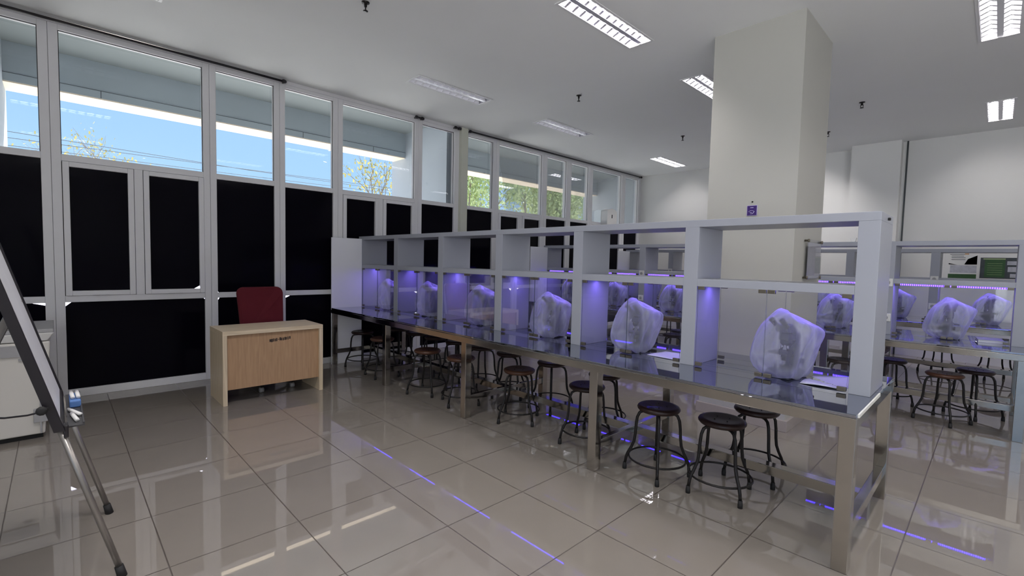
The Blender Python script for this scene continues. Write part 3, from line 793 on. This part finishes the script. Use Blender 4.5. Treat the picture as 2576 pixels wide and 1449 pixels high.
er = tag(MB().box(.030,.072,3.12,3.30,.7345,.770).build('board_eraser', M_blue, bevel=.006), 'blue board eraser tray holding two markers on the easel tray', 'eraser')
def marker(x,y,z,a,lab,tilt=0):
    t = thing('marker_pen', lab, 'marker', (x,y,z), a, 'white markers on the easel')
    t.rotation_euler = (tilt,0,a)
    MB().tube([(0,-.05,0),(0,.035,0),(0,.052,0)], [.0085,.0085,.008], 10).build('barrel', M_white, t)
    MB().tube([(0,.053,0),(0,.085,0)], [.0085,.0075], 10).build('cap', M_greyp, t)
marker(.041,3.20,.780,.04,'left white marker lying in the blue eraser holder')
marker(.062,3.20,.780,.02,'right white marker lying in the blue eraser holder')
marker(.045,2.90,.7435,.12,'lower white marker lying on the black easel tray')
marker(.050,2.99,.7435,.30,'upper slanted white marker on the black easel tray')

# ------------------------------------------------------------------ white cabinet at left
cbn = thing('white_cabinet', 'large white enamel chest cabinet with dark top behind the easel', 'cabinet', (-.06,5.24,0))
MB().hexa([(-1.3,0.02,.04),(-.035,.02,.04),(-.035,.62,.04),(-1.3,.62,.04)], [(-1.3,-.005,.785),(.01,-.005,.785),(.01,.62,.785),(-1.3,.62,.785)]).build('body', M_cream, cbn, bevel=.012, seg=3)
MB().hexa([(-1.3,-.005,.79),(-.005,-.005,.79),(-.005,.62,.79),(-1.3,.62,.79)], [(-1.3,-.03,.855),(.035,-.03,.855),(.035,.64,.855),(-1.3,.64,.855)]).build('lid', M_white, cbn, bevel=.008, seg=3)
MB().box(-1.3,.03,-.025,.63,.856,.885).build('top_mat', M_greyp, cbn, bevel=.004)
MB().box(-.30,-.09,-.018,-.003,.68,.765).build('control_panel', M_greyp, cbn)
MB().box(-.17,-.12,-.014,-.004,.645,.660).build('badge', M_greyp, cbn)
MB().box(-.062,-.052,-.004,.018,.05,.62).build('door_gap', M_greyp, cbn)
MB().box(-.098,-.018,-.006,.012,.14,.25).build('latch_plate', M_greyp, cbn, bevel=.004)
MB().box(-1.3,-.05,.06,.58,0,.04).build('foot_base', M_rub, cbn)

# ------------------------------------------------------------------ wall items
wb = thing('wall_speaker', 'white box with a rounded top fixed high against the far windows', 'speaker', (9.42,6.50,2.28))
m = MB(); pr = [(-.19,0)]+[(-.19+.38*k/10, .46+.055*math.sin(PI*k/10)) for k in range(11)]+[(.19,0)]
N = len(pr); m.add([(x,-.12,z) for x,z in pr]+[(x,.06,z) for x,z in pr], [tuple(range(N)), tuple(range(N,2*N))[::-1]]+[(k,(k+1)%N+0,(k+1)%N+N,k+N) for k in range(N)])
m.build('casing', M_white, wb, bevel=.008)
MB().box(-.02,.01,-.124,-.12,.30,.38).build('slot', M_rub, wb)
sg = thing('wall_card', 'small purple card with lilac print stuck on the column front', 'sign', (4.764,1.655,2.04))
MB().box(-.005,0,-.046,.046,-.049,.049).build('card', M_lilac, sg)
MB().box(-.007,-.005,-.042,.042,-.045,.045).build('print_panel', M_purple, sg)
pr_ = MB(); pr_.box(-.0085,-.007,-.013,.015,.024,.030)
pr_.tube([(-.0085,.030-.006*k,-.012+.012*math.sin(k*.35)) for k in range(10)], .0022, 5); pr_.tube([(-.0085,.012,-.032),(-.0085,-.008,-.030),(-.0085,-.020,-.014)], .003, 5)
pr_.tube([(-.0085,.018,-.018),(-.0085,.0,-.020)], .003, 5); pr_.build('print', M_lilac, sg)
nl = tag(MB().lathe([(.008,0),(.008,.004),(.003,.010),(.003,.016)], (4.765,1.656,2.122), 10, M=Matrix.Rotation(-PI/2,4,'Y')).build('wall_nail', M_leg), 'tiny dark nail head just above the purple card on the column', 'nail')
ap = thing('acrylic_holder', 'clear acrylic notice holder with printed sheet on the shaded column side', 'notice holder', (5.32,1.285,1.59))
MB().box(-.25,.25,-.036,-.031,-.19,.19).build('acrylic_panel', M_acryl, ap)
MB().box(-.21,.24,-.030,-.027,-.18,.16).build('printed_sheet', pm('grey_notice', (.72,.72,.75), .6, var=.25, vscale=14), ap)
for x in (-.235,.235):
    for z in (-.175,.175):
        MB().lathe([(.016,0),(.016,.012),(.010,.014),(.010,.042)], (x,-.044,z), 14, M=Matrix.Rotation(-PI/2,4,'X')).build('standoff', M_clamp, ap)
def poster(yc, z0, w, h, label):
    t = thing('poster', label, 'poster', (10.828, yc, z0)); return t
p1 = poster(.41, 1.36, .40, .47, 'white poster with a green bottom strip and building photo on the right wall')
MB().box(-.006,0,-.19,.21,0,.47).build('sheet', M_white, p1)
q = MB()
for k,(a,b) in enumerate(((.12,-.02),(.10,-.01),(.10,-.03),(.10,-.03))): q.box(-.008,-.006,b-.0,a+.04,.435-.03*k,.443-.03*k)
q.build('text_lines', M_dgreen, p1)
q = MB(); q.add([(-.008,-.02,.27),(-.008,-.17,.27),(-.008,-.17,.42),(-.008,-.06,.36)], [(0,1,2,3),(3,2,1,0)]); q.add([(-.008,.17,.27),(-.008,.06,.26),(-.008,.17,.29)], [(0,1,2),(2,1,0)]); q.build('building_photo', M_dgreen, p1)
MB().box(-.008,-.006,-.17,.15,.13,.255).build('text_block', M_lav, p1)
MB().box(-.008,-.006,-.17,.17,.04,.11).build('green_strip', M_green, p1)
MB().box(-.008,-.006,-.07,-.02,.435,.450).build('emblem', M_orange, p1)
p2 = poster(-.02, 1.38, .52, .38, 'green panelled poster beside the white one on the right wall')
MB().box(-.006,0,-.30,.235,0,.38).build('sheet', M_white, p2)
MB().box(-.008,-.006,-.29,.222,.03,.365).build('dark_ground', M_dgreen, p2)
MB().box(-.010,-.008,-.06,.17,.05,.33).build('green_panel', M_green, p2)
MB().box(-.010,-.008,-.06,.19,.335,.352).build('title_bar', M_ltgreen, p2)
q = MB(); q.box(-.010,-.008,-.26,-.08,.25,.31); q.box(-.010,-.008,-.26,-.09,.14,.22); q.box(-.010,-.008,-.26,-.12,.05,.11); q.build('photo_blocks', M_lav, p2)
q = MB()
for k in range(6): q.box(-.0112,-.010,-.03,.14,.09+.036*k,.094+.036*k)
q.build('text_lines', M_ltgreen, p2)

# ------------------------------------------------------------------ light, world, camera
dl = bpy.data.lights.new('added_fill', 'AREA'); dl.shape = 'RECTANGLE'; dl.size = 6; dl.size_y = 2.8; dl.energy = 140; dl.color = (.96,.97,1)
do = bpy.data.objects.new('added_fill', dl); COL.objects.link(do); do.location = (-3.9,-3.4,1.9); do.visible_glossy = False  # added fill lamp without a real source, brightens faces towards the back left
do.rotation_euler = Vector((.75,.66,.06)).to_track_quat('-Z','Y').to_euler()
w = bpy.data.worlds.new('sky'); sc.world = w; w.use_nodes = True; nt = w.node_tree
bg = nt.nodes['Background']; bg.inputs[1].default_value = .80
tc = nt.nodes.new('ShaderNodeTexCoord'); sp = nt.nodes.new('ShaderNodeSeparateXYZ'); nt.links.new(tc.outputs['Generated'], sp.inputs[0])
cr = nt.nodes.new('ShaderNodeValToRGB'); nt.links.new(sp.outputs[2], cr.inputs[0])
cr.color_ramp.elements[0].position = 0.0; cr.color_ramp.elements[0].color = (.66,.92,1.25,1)
cr.color_ramp.elements[1].position = .6; cr.color_ramp.elements[1].color = (.36,.62,1.12,1)
e = cr.color_ramp.elements.new(.15); e.color = (.50,.80,1.22,1)
nt.links.new(cr.outputs[0], bg.inputs[0])
sun = bpy.data.lights.new('sun', 'SUN'); sun.energy = 14.0; sun.angle = .02; sun.color = (1,.95,.86)
so = bpy.data.objects.new('sun', sun); COL.objects.link(so); so.rotation_euler = Euler((R_(-38), R_(18), 0))

for (x, y, sx, sy, e) in ((0.0,-3.0,7,3.5,95),):
    ul = bpy.data.lights.new('ceiling_fill', 'AREA'); ul.shape = 'RECTANGLE'; ul.size = sx; ul.size_y = sy; ul.energy = e; ul.color = (.97,.98,1)
    uo = bpy.data.objects.new('ceiling_fill', ul); COL.objects.link(uo); uo.location = (x,y,.9); uo.rotation_euler = (PI,0,0); uo.visible_glossy = False  # added fill aimed up at the ceiling, no fixture stands here
f, yaw, pitch, roll = 1181.7, .7703, -.0554, .0229
fw = Vector((math.sin(yaw)*math.cos(pitch), math.cos(yaw)*math.cos(pitch), math.sin(pitch)))
r0 = Vector((math.cos(yaw), -math.sin(yaw), 0)); u0 = r0.cross(fw)
r2 = r0*math.cos(roll)+u0*math.sin(roll); u2 = -r0*math.sin(roll)+u0*math.cos(roll)
cam = bpy.data.cameras.new('camera'); co = bpy.data.objects.new('camera', cam); COL.objects.link(co)
Mx = Matrix((( r2.x,u2.x,-fw.x,0),(r2.y,u2.y,-fw.y,0),(r2.z,u2.z,-fw.z,1.5),(0,0,0,1)))
co.matrix_world = Mx
cam.sensor_width = 36; cam.lens = f*36/2576; cam.clip_start = .02; cam.clip_end = 300
sc.camera = co
sc.view_settings.view_transform = 'Standard'; sc.view_settings.look = 'None'
sc.view_settings.exposure = 0.30
cy = sc.cycles
cy.max_bounces = 8; cy.diffuse_bounces = 4; cy.glossy_bounces = 5; cy.transmission_bounces = 6; cy.transparent_max_bounces = 24; cy.use_adaptive_sampling = True; cy.adaptive_threshold = .02
cy.use_denoising = True; cy.sample_clamp_indirect = 6; cy.caustics_reflective = False; cy.caustics_refractive = False
